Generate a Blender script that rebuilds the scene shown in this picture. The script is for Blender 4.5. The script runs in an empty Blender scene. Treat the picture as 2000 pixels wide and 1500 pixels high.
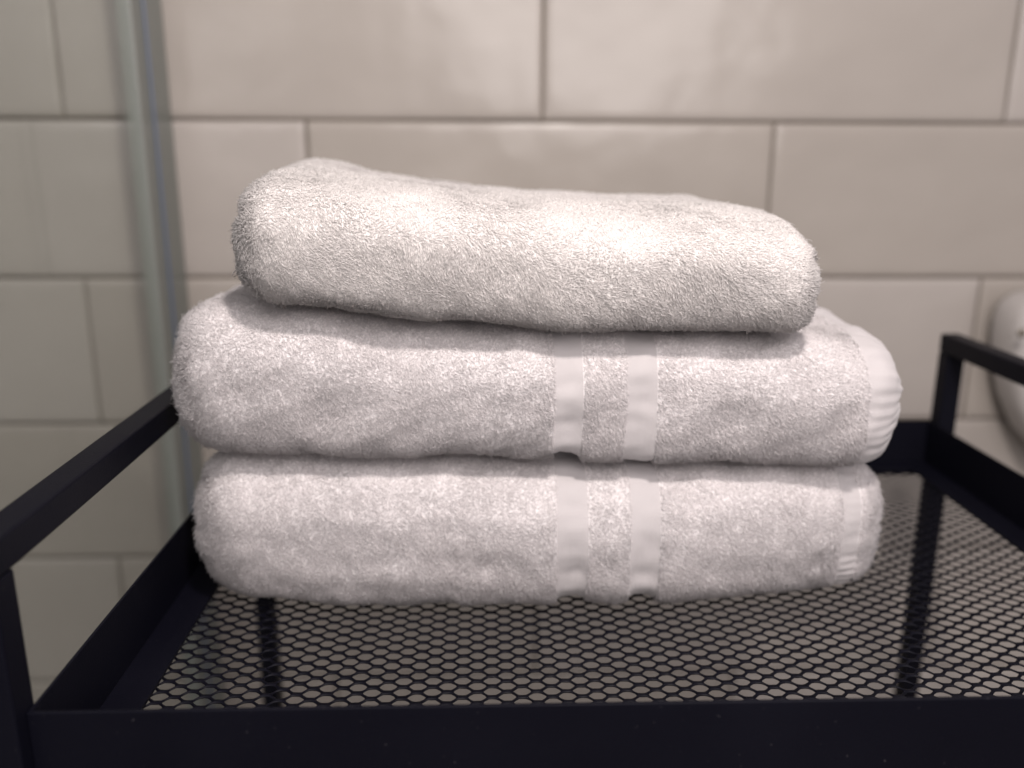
import bpy, bmesh, math, random
import numpy as np
from mathutils import Vector, Matrix

C = bpy.context.scene
ZT = 0.80                 # height of the cart's tray floor above the room floor
ZC = ZT + 0.256           # camera height
# ------------------------------------------------------------------ camera
cam = bpy.data.cameras.new('camera'); camo = bpy.data.objects.new('camera', cam); C.collection.objects.link(camo)
F_ = Vector((0.03102197, 0.9667046, -0.25400758)); R_ = Vector((0.99950995, -0.03106674, 0.00383614)); U_ = Vector((0.00418278, 0.25400211, 0.96719462))
camo.matrix_world = Matrix(((R_.x, U_.x, -F_.x, 0), (R_.y, U_.y, -F_.y, 0), (R_.z, U_.z, -F_.z, ZC), (0, 0, 0, 1)))
cam.sensor_width = 36; cam.lens = 36 * 1693.6 / 2000
cam.clip_start = 0.02; cam.clip_end = 50
cam.dof.use_dof = True; cam.dof.focus_distance = 0.425; cam.dof.aperture_fstop = 3.5
C.camera = camo
# ------------------------------------------------------------------ light
w = bpy.data.worlds.new('World'); C.world = w; w.use_nodes = True
bg = w.node_tree.nodes['Background']; bg.inputs[0].default_value = (1.0, 0.95, 0.96, 1); bg.inputs[1].default_value = 0.46
tw = w.node_tree.nodes.new('ShaderNodeTexCoord'); sw = w.node_tree.nodes.new('ShaderNodeSeparateXYZ'); rw = w.node_tree.nodes.new('ShaderNodeMapRange'); cw = w.node_tree.nodes.new('ShaderNodeMix')
cw.data_type = 'RGBA'; cw.inputs[6].default_value = (0.16, 0.145, 0.135, 1); cw.inputs[7].default_value = (1.0, 0.94, 0.975, 1)   # dim floor side, pale room above
rw.inputs[1].default_value = -0.35; rw.inputs[2].default_value = 0.1
w.node_tree.links.new(tw.outputs['Generated'], sw.inputs[0]); w.node_tree.links.new(sw.outputs['Z'], rw.inputs[0]); w.node_tree.links.new(rw.outputs[0], cw.inputs[0]); w.node_tree.links.new(cw.outputs[2], bg.inputs[0])
def area(name, loc, target, size, power, col, shape='DISK'):
    l = bpy.data.lights.new(name, 'AREA'); l.shape = shape; l.size = size; l.energy = power; l.color = col
    o = bpy.data.objects.new(name, l); C.collection.objects.link(o); o.location = loc
    o.rotation_euler = (Vector(target) - Vector(loc)).to_track_quat('-Z', 'Y').to_euler()
    return o
area('ceiling_downlight', (0.12, 0.0, ZC + 0.58), (0.05, 0.62, ZC - 0.15), 0.065, 5.9, (1.0, 0.915, 0.87))
area('soft_fill', (0.25, -0.50, ZC + 0.42), (0.05, 0.6, ZC - 0.15), 0.8, 7.6, (1.0, 0.925, 0.905))  # added soft fill to brighten the towel fronts; stands for no particular lamp
C.view_settings.view_transform = 'Standard'; C.view_settings.look = 'None'
C.view_settings.exposure = 0.42; C.view_settings.gamma = 1.0; C.view_settings.use_curve_mapping = False
C.cycles.max_bounces = 12; C.cycles.diffuse_bounces = 10; C.cycles.transparent_max_bounces = 24
C.cycles.use_denoising = True

# ------------------------------------------------------------------ helpers
def mat(name):
    m = bpy.data.materials.new(name); m.use_nodes = True
    nt = m.node_tree; return m, nt, nt.nodes['Principled BSDF']
def N(nt, t, **kw):
    n = nt.nodes.new(t)
    for k, v in kw.items(): setattr(n, k, v)
    return n
def link_mesh(name, me, m, parent=None, smooth=True):
    o = bpy.data.objects.new(name, me); C.collection.objects.link(o)
    if m: me.materials.append(m)
    if smooth: me.shade_smooth()
    if parent: o.parent = parent
    return o
def bm_obj(name, bm, m, parent=None, smooth=False):
    me = bpy.data.meshes.new(name); bm.to_mesh(me); bm.free(); return link_mesh(name, me, m, parent, smooth)
def np_mesh(name, V, quads=None, tris=None):
    me = bpy.data.meshes.new(name)
    nq = 0 if quads is None else len(quads); nt_ = 0 if tris is None else len(tris)
    me.vertices.add(len(V)); me.vertices.foreach_set('co', np.asarray(V, np.float32).ravel())
    L = []; st = []; 
    if nq: L.append(np.asarray(quads, np.int32).ravel()); st.append(np.arange(nq) * 4)
    if nt_: L.append(np.asarray(tris, np.int32).ravel()); st.append(nq * 4 + np.arange(nt_) * 3)
    L = np.concatenate(L); st = np.concatenate(st).astype(np.int32)
    me.loops.add(len(L)); me.loops.foreach_set('vertex_index', L)
    me.polygons.add(len(st)); me.polygons.foreach_set('loop_start', st)
    me.update(calc_edges=True); me.validate()
    return me
def box(bm, x0, x1, y0, y1, z0, z1, bev=0.0, seg=2):
    r = bmesh.ops.create_cube(bm, size=1)
    vs = r['verts']
    bmesh.ops.scale(bm, vec=(x1 - x0, y1 - y0, z1 - z0), verts=vs)
    bmesh.ops.translate(bm, vec=((x0 + x1) / 2, (y0 + y1) / 2, (z0 + z1) / 2), verts=vs)
    if bev:
        es = list({e for v in vs for e in v.link_edges})
        bmesh.ops.bevel(bm, geom=es, offset=bev, segments=seg, affect='EDGES', profile=0.5)
def empty(name, loc, label, cat, group=None):
    o = bpy.data.objects.new(name, None); C.collection.objects.link(o); o.location = loc
    o.empty_display_size = 0.05; o['label'] = label; o['category'] = cat
    if group: o['group'] = group
    return o
def tag(o, label, cat): o['label'] = label; o['category'] = cat
def put(o, root):                # parent a mesh built in world coordinates
    o.parent = root; o.location = -root.location

# ------------------------------------------------------------------ materials
# glazed wall tile: warm off-white glaze, each tile a touch different, softly wavy
M_tile, nt, b = mat('glazed_tile')
gi = N(nt, 'ShaderNodeObjectInfo'); tc = N(nt, 'ShaderNodeTexCoord')
at = N(nt, 'ShaderNodeAttribute', attribute_name='tile_tint')
n1 = N(nt, 'ShaderNodeTexNoise'); n1.inputs['Scale'].default_value = 5.0; n1.inputs['Detail'].default_value = 3
nt.links.new(tc.outputs['Object'], n1.inputs['Vector'])
mx = N(nt, 'ShaderNodeMix', data_type='RGBA'); mx.inputs[6].default_value = (0.335, 0.302, 0.270, 1); mx.inputs[7].default_value = (0.40, 0.366, 0.342, 1)
nt.links.new(at.outputs['Fac'], mx.inputs[0])
mx2 = N(nt, 'ShaderNodeMix', data_type='RGBA', blend_type='MULTIPLY'); mx2.inputs[0].default_value = 0.16
nt.links.new(mx.outputs[2], mx2.inputs[6]); nt.links.new(n1.outputs['Fac'], mx2.inputs[7])
nt.links.new(mx2.outputs[2], b.inputs['Base Color'])
b.inputs['Roughness'].default_value = 0.22; b.inputs['IOR'].default_value = 1.4
n2 = N(nt, 'ShaderNodeTexNoise'); n2.inputs['Scale'].default_value = 14; n2.inputs['Detail'].default_value = 1.5
nt.links.new(tc.outputs['Object'], n2.inputs['Vector'])
bp = N(nt, 'ShaderNodeBump'); bp.inputs['Strength'].default_value = 0.6; bp.inputs['Distance'].default_value = 0.005
nt.links.new(n2.outputs['Fac'], bp.inputs['Height']); nt.links.new(bp.outputs[0], b.inputs['Normal'])

M_grout, nt, b = mat('grout')
n = N(nt, 'ShaderNodeTexNoise'); n.inputs['Scale'].default_value = 60
cr = N(nt, 'ShaderNodeValToRGB'); cr.color_ramp.elements[0].color = (0.075, 0.062, 0.048, 1); cr.color_ramp.elements[1].color = (0.16, 0.135, 0.105, 1)
nt.links.new(n.outputs['Fac'], cr.inputs[0]); nt.links.new(cr.outputs[0], b.inputs['Base Color']); b.inputs['Roughness'].default_value = 0.9

M_floor, nt, b = mat('floor_tile')
n = N(nt, 'ShaderNodeTexNoise'); n.inputs['Scale'].default_value = 8
cr = N(nt, 'ShaderNodeValToRGB'); cr.color_ramp.elements[0].color = (0.20, 0.18, 0.16, 1); cr.color_ramp.elements[1].color = (0.28, 0.26, 0.23, 1)
nt.links.new(n.outputs['Fac'], cr.inputs[0]); nt.links.new(cr.outputs[0], b.inputs['Base Color']); b.inputs['Roughness'].default_value = 0.5

M_black, nt, b = mat('black_powder_coat')
tc = N(nt, 'ShaderNodeTexCoord')
n = N(nt, 'ShaderNodeTexNoise'); n.inputs['Scale'].default_value = 900; n.inputs['Detail'].default_value = 2
nt.links.new(tc.outputs['Object'], n.inputs['Vector'])
n3 = N(nt, 'ShaderNodeTexNoise'); n3.inputs['Scale'].default_value = 12; n3.inputs['Detail'].default_value = 4
nt.links.new(tc.outputs['Object'], n3.inputs['Vector'])
cr = N(nt, 'ShaderNodeValToRGB'); cr.color_ramp.elements[0].color = (0.0015, 0.0015, 0.004, 1); cr.color_ramp.elements[1].color = (0.004, 0.004, 0.008, 1)
nt.links.new(n3.outputs['Fac'], cr.inputs[0])
nd = N(nt, 'ShaderNodeTexNoise'); nd.inputs['Scale'].default_value = 420; nd.inputs['Detail'].default_value = 1; nt.links.new(tc.outputs['Object'], nd.inputs['Vector'])
mr = N(nt, 'ShaderNodeMapRange'); mr.inputs[1].default_value = 0.755; mr.inputs[2].default_value = 0.86; nt.links.new(nd.outputs['Fac'], mr.inputs[0])
md = N(nt, 'ShaderNodeMix', data_type='RGBA'); md.inputs[7].default_value = (0.035, 0.033, 0.038, 1)      # lint and dust specks
nt.links.new(mr.outputs[0], md.inputs[0]); nt.links.new(cr.outputs[0], md.inputs[6]); nt.links.new(md.outputs[2], b.inputs['Base Color'])
rr_ = N(nt, 'ShaderNodeMapRange'); rr_.inputs[3].default_value = 0.38; rr_.inputs[4].default_value = 0.62; nt.links.new(n3.outputs['Fac'], rr_.inputs[0]); nt.links.new(rr_.outputs[0], b.inputs['Roughness'])
b.inputs['Roughness'].default_value = 0.5; b.inputs['Specular IOR Level'].default_value = 0.10
bp = N(nt, 'ShaderNodeBump'); bp.inputs['Strength'].default_value = 0.25; bp.inputs['Distance'].default_value = 0.0004
nt.links.new(n.outputs['Fac'], bp.inputs['Height']); nt.links.new(bp.outputs[0], b.inputs['Normal'])

def cotton(name, col, weave=False):
    m, nt, b = mat(name)
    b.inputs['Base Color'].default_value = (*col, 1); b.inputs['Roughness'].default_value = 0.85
    b.inputs['Specular IOR Level'].default_value = 0.25
    b.inputs['Sheen Weight'].default_value = 0.15; b.inputs['Sheen Roughness'].default_value = 0.5
    tc = N(nt, 'ShaderNodeTexCoord')
    if weave:
        wv = N(nt, 'ShaderNodeTexWave', wave_type='BANDS', bands_direction='DIAGONAL'); wv.inputs['Scale'].default_value = 560; wv.inputs['Distortion'].default_value = 1.0
        nt.links.new(tc.outputs['Object'], wv.inputs['Vector'])
        n = N(nt, 'ShaderNodeTexNoise'); n.inputs['Scale'].default_value = 90; n.inputs['Detail'].default_value = 4
        nt.links.new(tc.outputs['Object'], n.inputs['Vector'])
        ad = N(nt, 'ShaderNodeMath', operation='MULTIPLY_ADD'); ad.inputs[1].default_value = 0.5
        nt.links.new(wv.outputs['Fac'], ad.inputs[0]); nt.links.new(n.outputs['Fac'], ad.inputs[2])
        bp = N(nt, 'ShaderNodeBump'); bp.inputs['Strength'].default_value = 0.35; bp.inputs['Distance'].default_value = 0.0008
        nt.links.new(ad.outputs[0], bp.inputs['Height']); nt.links.new(bp.outputs[0], b.inputs['Normal'])
    return m
def terry(name, col):
    M_terry = cotton(name, col)
    nt = M_terry.node_tree; b = nt.nodes['Principled BSDF']   # cotton loops: soft, slightly translucent
    b.inputs['Roughness'].default_value = 0.6; b.inputs['Specular IOR Level'].default_value = 0.3
    sn = N(nt, 'ShaderNodeAttribute', attribute_name='cloth_normal'); ge = N(nt, 'ShaderNodeNewGeometry')
    mv = N(nt, 'ShaderNodeMix', data_type='VECTOR'); mv.inputs[0].default_value = 0.78
    nz = N(nt, 'ShaderNodeVectorMath', operation='NORMALIZE')
    nt.links.new(ge.outputs['Normal'], mv.inputs[4]); nt.links.new(sn.outputs['Vector'], mv.inputs[5]); nt.links.new(mv.outputs[1], nz.inputs[0]); nt.links.new(nz.outputs[0], b.inputs['Normal'])
    tl = N(nt, 'ShaderNodeBsdfTranslucent'); tl.inputs['Color'].default_value = (0.96, 0.915, 0.915, 1)
    ms = N(nt, 'ShaderNodeMixShader'); ms.inputs[0].default_value = 0.42
    nt.links.new(b.outputs[0], ms.inputs[1]); nt.links.new(tl.outputs[0], ms.inputs[2]); lp = N(nt, 'ShaderNodeAttribute', attribute_name='loop'); mf = N(nt, 'ShaderNodeMath', operation='MULTIPLY'); mf.inputs[1].default_value = 0.42
    tp = N(nt, 'ShaderNodeBsdfTransparent'); m2 = N(nt, 'ShaderNodeMixShader')   # loose fuzz lets light through
    nt.links.new(lp.outputs['Fac'], mf.inputs[0]); nt.links.new(mf.outputs[0], m2.inputs[0]); nt.links.new(ms.outputs[0], m2.inputs[1]); nt.links.new(tp.outputs[0], m2.inputs[2])
    nt.links.new(m2.outputs[0], nt.nodes['Material Output'].inputs['Surface'])
    return M_terry
M_terry = terry('white_terry', (0.95, 0.91, 0.915)); M_cream = terry('cream_white_terry', (0.95, 0.916, 0.895))
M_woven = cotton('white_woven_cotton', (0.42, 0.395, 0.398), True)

# ------------------------------------------------------------------ wall, floor
YW = 0.93; TH = 0.1604; TW = 3 * TH; T0 = 0.0348; G1 = 0.0596
def tile_wall():
    rnd = random.Random(5)
    V = []; Q = []; tint = []
    g = 0.0012; bv = 0.0028
    i0 = -6; 
    for i in range(i0, 7):                                # row i spans z from T0-i*TH down
        zt = ZC + T0 - i * TH; zb = zt - TH
        if zb < 0.0: zb = 0.0
        if zt <= 0.01: continue
        off = G1 if i % 2 == 1 or i % 2 == -1 else G1 + TW / 2
        for k in range(-4, 5):
            x0 = off + k * TW; x1 = x0 + TW
            a = len(V)
            ty = rnd.uniform(-0.0007, 0.0007); sx = rnd.uniform(-0.0010, 0.0010); sz = rnd.uniform(-0.0010, 0.0010)
            nx, nz = 14, 6
            # the glazed face, softly pillowed towards its edges, plus side walls
            us = [0, .006, .02, .05] + [0.05 + 0.9 * (q + 1) / nx for q in range(nx - 1)] + [.95, .98, .994, 1]
            vs_ = [0, .018, .06, .13] + [0.13 + 0.74 * (q + 1) / nz for q in range(nz - 1)] + [.87, .94, .982, 1]
            X0, X1, Z0, Z1 = x0 + g, x1 - g, zb + g, zt - g
            ph = rnd.uniform(0, 6.28); ph2 = rnd.uniform(0, 6.28)
            for v in vs_:
                for u in us:
                    x = X0 + (X1 - X0) * u; z = Z0 + (Z1 - Z0) * v
                    e = min(min(u, 1 - u) * TW, min(v, 1 - v) * TH)
                    r = 0.006
                    dy = 0 if e >= r else (1 - math.sqrt(max(0, 1 - (1 - e / r) ** 2))) * 0.0012
                    wave = 0.0011 * math.sin(u * 7 + ph) * math.sin(v * 4 + ph2)
                    V.append((x, YW - 0.006 + dy + ty + sx * (u - .5) + sz * (v - .5) + wave, z))
            nu = len(us); nv = len(vs_)
            for r_ in range(nv - 1):
                for c in range(nu - 1):
                    p = a + r_ * nu + c
                    Q.append((p, p + 1, p + nu + 1, p + nu))
            # sides back to the grout
            ring = [a + c for c in range(nu)] + [a + r_ * nu + nu - 1 for r_ in range(1, nv)] + \
                   [a + (nv - 1) * nu + c for c in range(nu - 2, -1, -1)] + [a + r_ * nu for r_ in range(nv - 2, 0, -1)]
            b0 = len(V)
            for q in ring: V.append((V[q][0], YW + 0.004, V[q][2]))
            n = len(ring)
            for q in range(n): Q.append((ring[q], b0 + q, b0 + (q + 1) % n, ring[(q + 1) % n]))
            t = rnd.random(); tint += [t] * (len(V) - a)
    me = np_mesh('wall_tiles', V, quads=Q)
    at = me.attributes.new('tile_tint', 'FLOAT', 'POINT'); at.data.foreach_set('value', np.array(tint, np.float32))
    return me
wall = empty('tiled_wall', (0, YW, 0), 'cream glazed wall of large brick-bonded tiles behind the towels', 'wall')
o = link_mesh('tile', tile_wall(), M_tile); put(o, wall); o['kind'] = 'stuff'
bm = bmesh.new(); box(bm, -2.2, 2.4, YW - 0.0032, YW + 0.12, 0.0, 2.3); o = bm_obj('grout', bm, M_grout); put(o, wall)
bm = bmesh.new(); box(bm, -2.2, 2.4, -1.6, YW - 0.004, -0.05, -0.001); o = bm_obj('floor', bm, M_floor); o['kind'] = 'structure'

# ------------------------------------------------------------------ shower screen
M_glass, nt, b = mat('green_tinted_glass')            # thin clear pane: tint plus Fresnel reflection
tr = N(nt, 'ShaderNodeBsdfTransparent'); tr.inputs[0].default_value = (0.925, 0.945, 0.93, 1)
gl = N(nt, 'ShaderNodeBsdfGlossy'); gl.inputs['Roughness'].default_value = 0.02; gl.inputs['Color'].default_value = (1, 1, 1, 1)
lw = N(nt, 'ShaderNodeLayerWeight'); lw.inputs['Blend'].default_value = 0.5
pw_ = N(nt, 'ShaderNodeMath', operation='POWER'); pw_.inputs[1].default_value = 5.0; nt.links.new(lw.outputs['Facing'], pw_.inputs[0])
fr = N(nt, 'ShaderNodeMath', operation='MULTIPLY_ADD'); fr.inputs[1].default_value = 0.9; fr.inputs[2].default_value = 0.035; nt.links.new(pw_.outputs[0], fr.inputs[0])
ms = N(nt, 'ShaderNodeMixShader')
nt.links.new(fr.outputs[0], ms.inputs[0]); nt.links.new(tr.outputs[0], ms.inputs[1]); nt.links.new(gl.outputs[0], ms.inputs[2])
nt.links.new(ms.outputs[0], nt.nodes['Material Output'].inputs['Surface'])
M_chan, nt, b = mat('grey_green_channel')
b.inputs['Base Color'].default_value = (0.16, 0.17, 0.155, 1); b.inputs['Roughness'].default_value = 0.35
M_seal, nt, b = mat('blue_grey_seal')
b.inputs['Base Color'].default_value = (0.10, 0.125, 0.18, 1); b.inputs['Roughness'].default_value = 0.3
XG = -0.318
scr = empty('shower_screen', (XG, YW, 0), 'clear greenish glass shower panel in a grey-green wall channel, left of the towels', 'shower screen')
bm = bmesh.new(); box(bm, XG - 0.006, XG, -0.35, YW - 0.06, 0.02, 2.0, 0.0006, 1); put(bm_obj('glass_pane', bm, M_glass), scr)
bm = bmesh.new(); box(bm, XG - 0.010, XG + 0.004, YW - 0.088, YW - 0.007, 0.0, 2.0, 0.001, 2); put(bm_obj('wall_channel', bm, M_chan), scr)
bm = bmesh.new(); box(bm, XG + 0.004, XG + 0.0062, YW - 0.060, YW - 0.056, 0.0, 2.0, 0.0006, 2); put(bm_obj('seal', bm, M_seal), scr)

# ------------------------------------------------------------------ wash basin
M_ceramic, nt, b = mat('white_ceramic')
b.inputs['Base Color'].default_value = (0.42, 0.395, 0.38, 1); b.inputs['Roughness'].default_value = 0.5
M_chrome, nt, b = mat('dull_chrome')
b.inputs['Base Color'].default_value = (0.16, 0.14, 0.11, 1); b.inputs['Metallic'].default_value = 1; b.inputs['Roughness'].default_value = 0.3
def basin():
    root = empty('wash_basin', (0.76, YW - 0.07, ZC - 0.37), 'white ceramic wash basin on the wall at the right edge behind the cart', 'wash basin')
    V = []; Q = []; n = 72
    cx, cy = 0.790, 0.882
    prof = [(-0.123, 0.70, 0.2), (-0.122, 0.84, .6), (-0.1225, 0.89, .8), (-0.125, 0.93, .90), (-0.130, 0.965, .95), (-0.138, .988, .98), (-0.150, 1.0, 1.0), (-0.17, 1.0, 1.0), (-0.20, 0.985, .98), (-0.235, .94, .93),
            (-0.27, .86, .85), (-0.30, .74, .74), (-0.325, .58, .6), (-0.345, .36, .4), (-0.35, .1, .12)]
    for z, sx, sy in prof:
        for k in range(n):
            a = 2 * math.pi * k / n; c, s = math.cos(a), math.sin(a); e = 0.42
            x = cx + 0.245 * sx * math.copysign(abs(c) ** e, c); y = cy + 0.044 * sy * math.copysign(abs(s) ** e, s)
            zz = z
            V.append((x, min(y, YW - 0.0075), ZC + zz - 0.014))
    m = len(prof)
    for r_ in range(m - 1):
        for k in range(n):
            k2 = (k + 1) % n
            Q.append((r_ * n + k, (r_ + 1) * n + k, (r_ + 1) * n + k2, r_ * n + k2))
    V.append((cx, cy, ZC - 0.141)); V.append((cx, cy, ZC - 0.365)); T = []
    for k in range(n):
        T.append((m * n, k, (k + 1) % n)); T.append((m * n + 1, (m - 1) * n + (k + 1) % n, (m - 1) * n + k))
    put(link_mesh('bowl', np_mesh('bowl', V, Q, T), M_ceramic), root)
    bm = bmesh.new(); bmesh.ops.create_uvsphere(bm, u_segments=20, v_segments=12, radius=0.0045)
    bmesh.ops.scale(bm, vec=(1, .5, 1), verts=bm.verts); bmesh.ops.translate(bm, vec=(0.5395, 0.8395, ZC - 0.170), verts=bm.verts)
    put(bm_obj('overflow_cap', bm, M_chrome, smooth=True), root)
basin()

# ------------------------------------------------------------------ cart
XL, XR = -0.187, 0.385; YF, YB = 0.3125, 0.708; S = 0.0155
ZR = ZC - 0.2195           # top of the tray's rim
ZH = ZC - 0.1432           # top of the side handles
cart = empty('serving_cart', (0.1, 0.51, 0.0), 'black metal utility cart with mesh tray carrying the towels', 'cart')
def bar(name, *a, bev=0.0012):
    bm = bmesh.new(); box(bm, *a, bev, 2); o = bm_obj(name, bm, M_black, smooth=False); put(o, cart); return o
YP = YF - 0.0075
for x0 in (XL - S, XR):
    for y0 in (YP, YB - S):
        bar('post', x0 + 0.0002, x0 + S - 0.0002, y0, y0 + S, 0.03, ZH - S)
    bar('top_rail', x0, x0 + S, YP, YB, ZH - S + 0.0003, ZH, bev=0.0014)
for x0 in (XL - S, XR):                                   # low cross bars near the floor
    bar('foot_rail', x0 + 0.001, x0 + S - 0.001, YP + S, YB - S, 0.10, 0.10 + S)
for x0, y0 in ((XL - S, YP), (XL - S, YB - S), (XR, YP), (XR, YB - S)):
    bm = bmesh.new(); bmesh.ops.create_cone(bm, cap_ends=True, segments=24, radius1=0.010, radius2=0.008, depth=0.03)
    bmesh.ops.translate(bm, vec=(x0 + S / 2, y0 + S / 2, 0.015), verts=bm.verts); put(bm_obj('foot', bm, M_black), cart)
# rim: folded sheet with a rounded lip
t = 0.0015
def rim(x0, x1, y0, y1):
    bm = bmesh.new(); box(bm, x0, x1, y0, y1, ZT - 0.014, ZR, 0.0005, 2); o = bm_obj('tray_rim', bm, M_black); put(o, cart)
rim(XL, XR, YF, YF + t + .0004); rim(XL, XR, YB - t, YB); rim(XL, XL + t, YF + t + .0006, YB - t - .0002); rim(XR - t, XR, YF + t + .0006, YB - t - .0002)
# inner flange round the mesh
FL = 0.0215
fl = bmesh.new()
box(fl, XL + t, XL + FL, YF + t, YB - t, ZT - 0.0030, ZT - 0.0006, 0.0004, 1)
box(fl, XR - FL, XR - t, YF + t, YB - t, ZT - 0.0030, ZT - 0.0006, 0.0004, 1)
box(fl, XL + FL, XR - FL, YF + t, YF + FL, ZT - 0.0031, ZT - 0.0007, 0.0004, 1)
box(fl, XL + FL, XR - FL, YB - FL, YB - t, ZT - 0.0031, ZT - 0.0007, 0.0004, 1)
put(bm_obj('tray_flange', fl, M_black), cart)
def mesh_floor():
    px, py = 0.0150, 0.0046           # cell pitch: px across, rows staggered by py
    e, wdt = 0.0019, 0.0150 / 2 - 0.0019
    hx = [(wdt, 0), (e, py), (-e, py), (-wdt, 0), (-e, -py), (e, -py)]
    # inner opening, points between corners give the rounded lens shape
    ix, iy, ie = wdt - 0.00085, py - 0.00195, 0.0019
    inn = [(ix, 0), ((ix + ie) / 2 + .0003, iy * .52), (ie, iy), (0, iy * 1.04), (-ie, iy), (-(ix + ie) / 2 - .0003, iy * .52), (-ix, 0), (-(ix + ie) / 2 - .0003, -iy * .52), (-ie, -iy), (0, -iy * 1.04), (ie, -iy), ((ix + ie) / 2 + .0003, -iy * .52)]
    out = []
    for k in range(6):
        a = hx[k]; b_ = hx[(k + 1) % 6]; out += [a, ((a[0] + b_[0]) / 2, (a[1] + b_[1]) / 2)]
    rnd = random.Random(2); V = []; Q = []
    x0, x1, y0, y1 = XL + FL - 0.008, XR - FL + 0.008, YF + FL - 0.006, YB - FL + 0.006
    nxc = int((x1 - x0) / px) + 1; nyc = int((y1 - y0) / py) + 1
    for j in range(nyc):
        for i in range(nxc):
            cx = x0 + i * px + (px / 2 if j % 2 else 0) + .004; cy = y0 + j * py + .003
            if cx > x1 or cy > y1: continue
            a = len(V); zt = ZT - 0.0032; th = 0.0011
            for s_, (pts, dz) in enumerate(((out, 0.0), (inn, -0.00035), (inn, -0.0009), (out, -th))):
                for q, (x, y) in enumerate(pts):
                    # expanded metal: each strand is tilted, its front edge higher than its back edge
                    tilt = 0.0005 * (y / py) if s_ in (1, 2) else 0
                    jx = rnd.uniform(-.00016, .00016) if s_ in (1, 2) else 0; jy = rnd.uniform(-.00016, .00016) if s_ in (1, 2) else 0
                    V.append((cx + x + jx, cy + y + jy, zt + dz + tilt + .0005 * math.sin(cx * 31) * math.sin(cy * 40 + 1)))
            for ring in range(3):
                for k in range(12):
                    k2 = (k + 1) % 12
                    p = a + ring * 12
                    Q.append((p + k, p + k2, p + 12 + k2, p + 12 + k))
    return np_mesh('mesh_floor', V, quads=Q)
o = link_mesh('mesh_floor', mesh_floor(), M_black, smooth=False); put(o, cart)

# ------------------------------------------------------------------ towels
class Field:                                              # smooth random field from a few sines
    def __init__(s, seed, freq, n=14):
        r = np.random.RandomState(seed); a = r.uniform(0, 2 * np.pi, n); f = freq * r.uniform(.4, 1.5, n)
        z = r.uniform(-1, 1, n); q = np.sqrt(1 - z * z)
        s.k = np.stack([np.cos(a) * q, np.sin(a) * q, z], 1) * f[:, None]; s.p = r.uniform(0, 6.28, n); s.n = n
    def __call__(s, P): return np.sin(P @ s.k.T * 2 * np.pi + s.p).sum(1) / math.sqrt(s.n / 2)

def lerp(xs, ys): return lambda x: np.interp(x, xs, ys)
def smooth_interp(xs, ys):
    xs = np.array(xs, float); ys = np.array(ys, float)
    g = np.linspace(xs[0], xs[-1], 400); v = np.interp(g, xs, ys)
    k = np.hanning(61); k /= k.sum(); vp = np.pad(v, 30, mode='edge'); v = np.convolve(vp, k, 'valid')
    return lambda x: np.interp(x, g, v)

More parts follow.
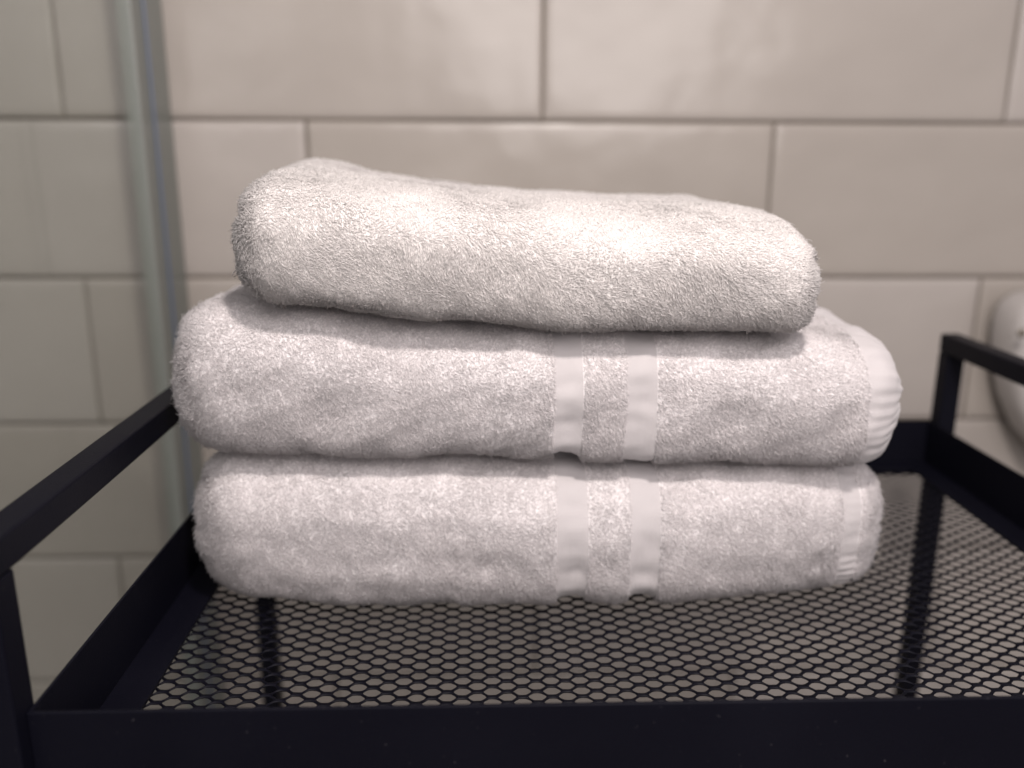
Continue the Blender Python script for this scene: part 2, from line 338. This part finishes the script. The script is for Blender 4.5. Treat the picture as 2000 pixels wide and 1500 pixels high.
def make_towel(name, label, x0, x1, zb, zt, yf, yb, Rl, Rr, bands, seed, lump=None, pile=0.0019, dens=3.3e6, lay=4, up=1.02, yaw=0.0, hide_top=None, thick=1.0, cloth=None):
    """bands: list of (xa, xb, part name). Heights are above the tray floor."""
    root = empty(name, ((x0 + x1) / 2, (yf(0) + yb) / 2, ZT), label, 'towel', 'folded white towels stacked on the cart')
    NS = 220
    # stations along x, with exact cuts at the band edges
    st = []
    for q in np.linspace(1.0, 0.0, 9)[:-1]: st.append(('L', x0, q))            # flat of the left end, from the core outwards
    for t_ in np.linspace(0, 1, 14): st.append(('l', x0 + Rl * (1 - math.cos(t_ * math.pi / 2)), Rl * (1 - math.sin(t_ * math.pi / 2))))
    xs = list(np.arange(x0 + Rl + .002, x1 - Rr - .001, 0.003))
    for a, b_, _ in bands:
        xs = [x for x in xs if abs(x - a) > .0016 and abs(x - b_) > .0016] + [v for v in (a, b_) if x0 + Rl < v < x1 - Rr]
    for x in sorted(xs): st.append(('m', x, 0.0))
    for t_ in np.linspace(1, 0, 14): st.append(('r', x1 - Rr * (1 - math.cos(t_ * math.pi / 2)), Rr * (1 - math.sin(t_ * math.pi / 2))))
    for q in np.linspace(0.0, 1.0, 9)[1:]: st.append(('R', x1, q))
    P = np.zeros((len(st), NS, 3)); SV = np.zeros((len(st), NS))
    for i, (kd, x, q) in enumerate(st):
        b0, t0 = float(zb(x)), float(zt(x)); hh = (t0 - b0) / 2; zc = (t0 + b0) / 2; f0 = float(yf(x))
        if kd in 'LR':
            Re = Rl if kd == 'L' else Rr; ins = Re + (hh - Re) * q * 0.995
        else: ins = q
        h = hh - ins; ya = f0 + ins; ybk = yb - ins
        rx = min(h * 0.66, (ybk - ya) / 2); ru = min(h * (up(x) if callable(up) else up), (ybk - ya) / 2)
        # arc-length like parametrisation: bottom(back->front) , front arc, top, back arc
        n1, n2, n3, n4 = 55, 80, 55, 30
        Y = []; Z = []
        for k in range(n1): Y.append(ybk - rx + (ya + rx - (ybk - rx)) * k / n1); Z.append(zc - h)
        for k in range(n2):
            a = -math.pi / 2 + math.pi * k / n2; ca = math.cos(a); sa = math.sin(a)
            pw, rr = (0.95, ru) if a > 0 else (0.5, rx)
            Y.append(ya + rr - rr * abs(ca) ** pw if a > 0 else ya + rr - rr * abs(ca) ** pw); Z.append(zc + h * math.copysign(abs(sa) ** (0.92 if a > 0 else 0.85), sa))
        for k in range(n3): Y.append(ya + ru + (ybk - rx - ya - ru) * k / n3); Z.append(zc + h)
        for k in range(n4):
            a = math.pi / 2 - math.pi * k / n4
            Y.append(ybk - rx + rx * math.cos(a)); Z.append(zc + h * math.sin(a))
        P[i, :, 0] = x; P[i, :, 1] = Y; P[i, :, 2] = Z
        if kd in 'LRlr' :
            # layers of the folded cloth showing at the end: shallow grooves
            Re = Rl if kd in 'Ll' else Rr; fade = 1 if kd in 'LR' else max(0, (ins / Re) - .3) / .7
            rel = (P[i, :, 2] - (zc - hh)) / (2 * hh)
            g = np.exp(-((rel * lay - np.round(rel * lay)) / .13) ** 2) * ((rel > .12) & (rel < .88))
            P[i, :, 0] += (1 if kd in 'Ll' else -1) * 0.0045 * g * fade
    sh = P.shape; pts = P.reshape(-1, 3)
    # softness: broad lumps and finer rumples along the normals
    def normals(P):
        du = np.zeros_like(P); du[1:-1] = P[2:] - P[:-2]; du[0] = P[1] - P[0]; du[-1] = P[-1] - P[-2]
        dv = np.roll(P, -1, 1) - np.roll(P, 1, 1)
        n = np.cross(dv, du); l = np.linalg.norm(n, axis=2, keepdims=True)
        n = n / np.maximum(l, 1e-12)
        cap = np.array([k[0] in 'LR' for k in st])
        for i in np.where(cap)[0]: n[i] = (-1 if st[i][0] == 'L' else 1, 0, 0)
        return n
    n = normals(P); c = P.mean((0, 1)); 
    if ((n * (P - c)).sum(2) > 0).mean() < .5:
        capm = np.array([k[0] in 'LR' for k in st]); n[~capm] *= -1
    f1, f2, f3 = Field(seed, 9), Field(seed + 1, 28), Field(seed + 2, 75)
    d = 0.0013 * f1(pts) + 0.0005 * f2(pts) + 0.00022 * f3(pts)
    P = P + n * d.reshape(sh[:2])[..., None]
    if lump is not None: P[..., 2] += lump(P[..., 0], P[..., 1])
    # woven bands: slightly drawn in, puckered along the weft
    stx = np.array([s[1] for s in st])
    kind = np.full(len(st) - 1, -1)
    for bi, (a, b_, pn) in enumerate(bands):
        for i in range(len(st) - 1):
            if stx[i] >= a - 1e-6 and stx[i + 1] <= b_ + 1e-6: kind[i] = bi
    arc = np.cumsum(np.r_[0, np.linalg.norm(np.diff(P[len(st) // 2], axis=0), axis=1)])
    for bi, (a, b_, pn) in enumerate(bands):
        r = np.random.RandomState(seed * 7 + bi)
        if pn == 'hem':
            wv = np.sin(arc / 0.0068 * 2 * np.pi + 1.4 * np.sin(arc * 130) + r.uniform(0, 6)) * 0.00032 * (0.75 + .5 * np.sin(arc * 90 + r.uniform(0, 6)))
        else:
            wv = 0.0007 * np.exp(-((arc - .165 - .006 * bi) / .0018) ** 2) + 0.0003 * np.sin(arc * 260 + r.uniform(0, 6)) * np.sin(arc * 75 + 1.)
        wr = Field(seed * 3 + bi, 95); wr2 = Field(seed * 5 + bi, 40)
        for i, x in enumerate(stx):
            if a - 1e-6 <= x <= b_ + 1e-6:
                capf = 1 - st[i][2] if st[i][0] in 'LR' else 1
                e = capf * min(1, min(x - a, b_ - x + (1 if b_ >= x1 - 1e-4 else 0)) / 0.004)
                low = 1 / (1 + np.exp(((P[i][:, 2] - P[i][:, 2].min()) / (np.ptp(P[i][:, 2]) + 1e-9) - .36 - .06 * bi - .14 * (x - a) / (b_ - a)) * 34)) if pn != 'hem' else 0
                pk = P[i] * np.array([.22, 1, 1]); wk = (0.00026 * wr(pk) + 0.0005 * wr2(pk)) * max(e, 0)
                P[i] += n[i] * (wk + (wv * max(e, 0)) - 0.0004 - 0.0018 * low * max(e, 0))[:, None]
    if yaw:
        cx, cy = (x0 + x1) / 2, yf(0) + .02; co, si = math.cos(yaw), math.sin(yaw)
        X = P[..., 0] - cx; Y = P[..., 1] - cy; P[..., 0] = cx + co * X - si * Y; P[..., 1] = cy + si * X + co * Y
    P[..., 2] += ZT
    n = normals(P); c = P.mean((0, 1))
    capm = np.array([k[0] in 'LR' for k in st])
    if ((n * (P - c)).sum(2)[~capm] > 0).mean() < .5: n[~capm] *= -1; flip = True
    else: flip = False
    idx = np.arange(len(st) * NS).reshape(len(st), NS)
    def faces(rows):
        q = []
        a = idx[rows]; b_ = idx[np.array(rows) + 1]
        a2 = np.roll(a, -1, 1); b2 = np.roll(b_, -1, 1)
        return np.stack([a.ravel(), a2.ravel(), b2.ravel(), b_.ravel()], 1)[:, ::(-1 if flip else 1)]
    def sub(rows, extraV=None, extraQ=None, extraT=None, caps=False):
        Fq = faces(rows); use, inv = np.unique(Fq, return_inverse=True); Vv = P.reshape(-1, 3)[use]; Fq = inv.reshape(Fq.shape)
        return Vv, Fq
    rows_t = np.where(kind < 0)[0]
    V, Q = sub(rows_t); NB = n.reshape(-1, 3)[np.unique(faces(rows_t))]
    # close the tiny core slots of both ends
    # ---- pile: tapering curled loops rooted on the terry faces
    rng = np.random.RandomState(seed + 50)
    Fq = faces(rows_t); PV = P.reshape(-1, 3); NV = n.reshape(-1, 3)
    A = PV[Fq]; area_ = .5 * np.linalg.norm(np.cross(A[:, 2] - A[:, 0], A[:, 3] - A[:, 1]), axis=1)
    cen = A.mean(1); nn = NV[Fq].mean(1)
    cam_d = np.array([0, 0, ZC]) - cen; cam_d /= np.linalg.norm(cam_d, axis=1)[:, None]
    facing = (nn * cam_d).sum(1)
    wgt = np.where(facing > -0.25, 1.0, 0.22)
    endm = np.abs(nn[:, 0]) > .6; wgt = np.where(endm, np.maximum(wgt, .6), wgt)
    if hide_top is not None: wgt *= hide_top(cen - np.array([0, 0, ZT]), nn)
    lam = area_ * dens * wgt; cnt = rng.poisson(lam)
    fi = np.repeat(np.arange(len(Fq)), cnt); m = len(fi)
    u = rng.rand(m, 1); v = rng.rand(m, 1)
    q4 = lambda arr: (arr[Fq[fi, 0]] * (1 - u) * (1 - v) + arr[Fq[fi, 1]] * u * (1 - v) + arr[Fq[fi, 2]] * u * v + arr[Fq[fi, 3]] * (1 - u) * v)
    base = q4(PV); nr = q4(NV); nr /= np.linalg.norm(nr, axis=1)[:, None]
    ax = np.array([1., 0, 0]); t1 = ax - nr * nr[:, :1]; l1 = np.linalg.norm(t1, axis=1)[:, None]; t1 = np.where(l1 > .2, t1 / np.maximum(l1, 1e-6), np.array([0, 0, 1.])); t2 = np.cross(nr, t1)
    g1, g2, g3, g4 = Field(seed + 9, 22), Field(seed + 10, 60), Field(seed + 11, 16), Field(seed + 12, 170)
    ang = 0.8 * g1(base) + 0.30 * g2(base) + rng.normal(0, .27, m) + 0.18 * g4(base)
    lean = 0.62 + 0.12 * g3(base) + 0.10 * g2(base[:, ::-1]) + rng.normal(0, .2, m)
    sgn = np.ones(m)
    tdir = (t1 * np.cos(ang)[:, None] * sgn[:, None] + t2 * np.sin(ang)[:, None]) + np.array([0, 0, -.35])
    clump = 1 + 0.06 * g4(base) + 0.05 * g2(base + .31)
    L = pile * np.clip(clump + rng.normal(0, .16, m), .5, 1.7)[:, None]; L = np.where(rng.rand(m, 1) < .05, L * 1.5, L); L = L * (1 + .75 * np.clip(np.abs(nr[:, :1]) - .45, 0, .4) / .4)
    lean = np.clip(lean, .15, 1.7)[:, None]
    nrm = 1 / np.sqrt(1 + (.75 * lean) ** 2)
    side = rng.normal(0, 1, (m, 3)); side -= nr * (side * nr).sum(1)[:, None]
    ts = [0, .36, .68, 1.0]
    cpts = []
    for k, tt in enumerate(ts):
        p = base - nr * .0004 + nr * L * nrm * (tt - .18 * tt ** 3) + tdir * L * nrm * lean * tt ** 1.7 + side * L * .11 * tt ** 2
        cpts.append(p)
    # never below the tray floor
    for p in cpts: p[:, 2] = np.maximum(p[:, 2], ZT - .0022)
    rad = [0.00022, 0.00022, 0.00020, 0.00012]
    rs = np.where(rng.rand(m) < .12, rng.uniform(1.3, 1.75, m), rng.uniform(.7, 1.15, m))[:, None] * thick
    d0 = cpts[3] - cpts[0]; d0 /= np.linalg.norm(d0, axis=1)[:, None] + 1e-9
    e1 = np.cross(d0, side); e1 /= np.linalg.norm(e1, axis=1)[:, None] + 1e-9; e2 = np.cross(d0, e1)
    VV = np.zeros((m, 12, 3))
    for k in range(4):
        for s_ in range(3):
            a = s_ * 2 * math.pi / 3 + k * .5
            VV[:, k * 3 + s_] = cpts[k] + (e1 * math.cos(a) + e2 * math.sin(a)) * rad[k] * rs
    off = (len(V) + np.arange(m) * 12)[:, None]
    qs = []
    for k in range(3):
        for s_ in range(3):
            s2 = (s_ + 1) % 3; qs.append([k * 3 + s_, k * 3 + s2, (k + 1) * 3 + s2, (k + 1) * 3 + s_])
    QQ = (off[:, :, None] + np.array(qs)[None]).reshape(-1, 4); TT = (off + np.array([9, 10, 11])[None])
    V = np.vstack([V, VV.reshape(-1, 3)]); Q = np.vstack([Q, QQ])
    me = np_mesh('terry_cloth', V, Q, TT)
    lp = me.attributes.new('loop', 'FLOAT', 'POINT'); lp.data.foreach_set('value', np.concatenate([np.zeros(len(NB)), np.tile(np.repeat([.15, .6, 1.0, 1.0], 3), m)]).astype(np.float32))
    cn = me.attributes.new('cloth_normal', 'FLOAT_VECTOR', 'POINT'); cn.data.foreach_set('vector', np.vstack([NB, np.repeat(nr, 12, 0)]).astype(np.float32).ravel())
    put(link_mesh('terry_cloth', me, cloth or M_terry), root)
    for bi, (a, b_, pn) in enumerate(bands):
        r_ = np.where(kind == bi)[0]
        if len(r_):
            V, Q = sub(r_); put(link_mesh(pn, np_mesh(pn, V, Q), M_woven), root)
    print(name, 'loops', m)
    return root

# bottom towel
make_towel('bath_towel', 'bottom towel of the stack, folded white terry lying on the black mesh tray',
    -0.167, 0.2420, smooth_interp([-.17, .0, .09, .24], [.0035, .0035, .0028, .0035]), smooth_interp([-.17, -.05, .04, .14, .24], [.093, .0905, .0875, .083, .078]),
    smooth_interp([-.17, -.12, .0, .12, .24], [.458, .450, .445, .446, .466]), 0.66, 0.029, 0.028,
    [(.0397, .0577, 'woven_band'), (.0814, .0987, 'woven_band'), (.2085, .2235, 'hem')], 11,
    hide_top=lambda c, nn: np.where((nn[:, 2] > .9) & (c[:, 1] > .51) & (c[:, 0] < .20), .12, 1.0), thick=1.05)
# middle towel
make_towel('bath_towel', 'middle towel of the stack, folded white terry with a ribbed hem at its right end',
    -0.1735, 0.2415, smooth_interp([-.18, -.05, .04, .14, .24], [.0990, .0960, .0930, .0890, .0855]), smooth_interp([-.18, -.1, .04, .14, .24], [.179, .1745, .165, .161, .158]),
    smooth_interp([-.18, -.12, .0, .12, .24], [.456, .449, .444, .446, .455]), 0.65, 0.030, 0.026,
    [(.0370, .0526, 'woven_band'), (.0760, .0933, 'woven_band'), (.2105, .2416, 'hem')], 31,
    hide_top=lambda c, nn: np.where((nn[:, 2] > .9) & (c[:, 1] > .50) & (c[:, 0] > -.10) & (c[:, 0] < .15), .12, 1.0))
# top towel
lump = lambda x, y: 0.010 * np.exp(-((x + .115) / .045) ** 2) * np.clip((y - .44) / .1, 0, 1) * 1.0
make_towel('hand_towel', 'top towel of the stack, smaller plump white terry towel without bands',
    -0.127, 0.174, smooth_interp([-.14, -.06, .04, .14, .19], [.186, .1795, .1695, .1655, .1645]), smooth_interp([-.14, -.08, .04, .14, .19], [.249, .243, .233, .229, .220]),
    smooth_interp([-.14, -.1, .0, .12, .19], [.443, .439, .436, .437, .441]), 0.61, 0.021, 0.013, [], 57, lump=lambda x, y: 0.006 * np.exp(-((x + .115) / .05) ** 2) * np.clip((y - .45) / .12, 0, 1), thick=1.1, lay=3, up=lerp([-.11, .08], [1.15, 1.9]), cloth=M_cream)
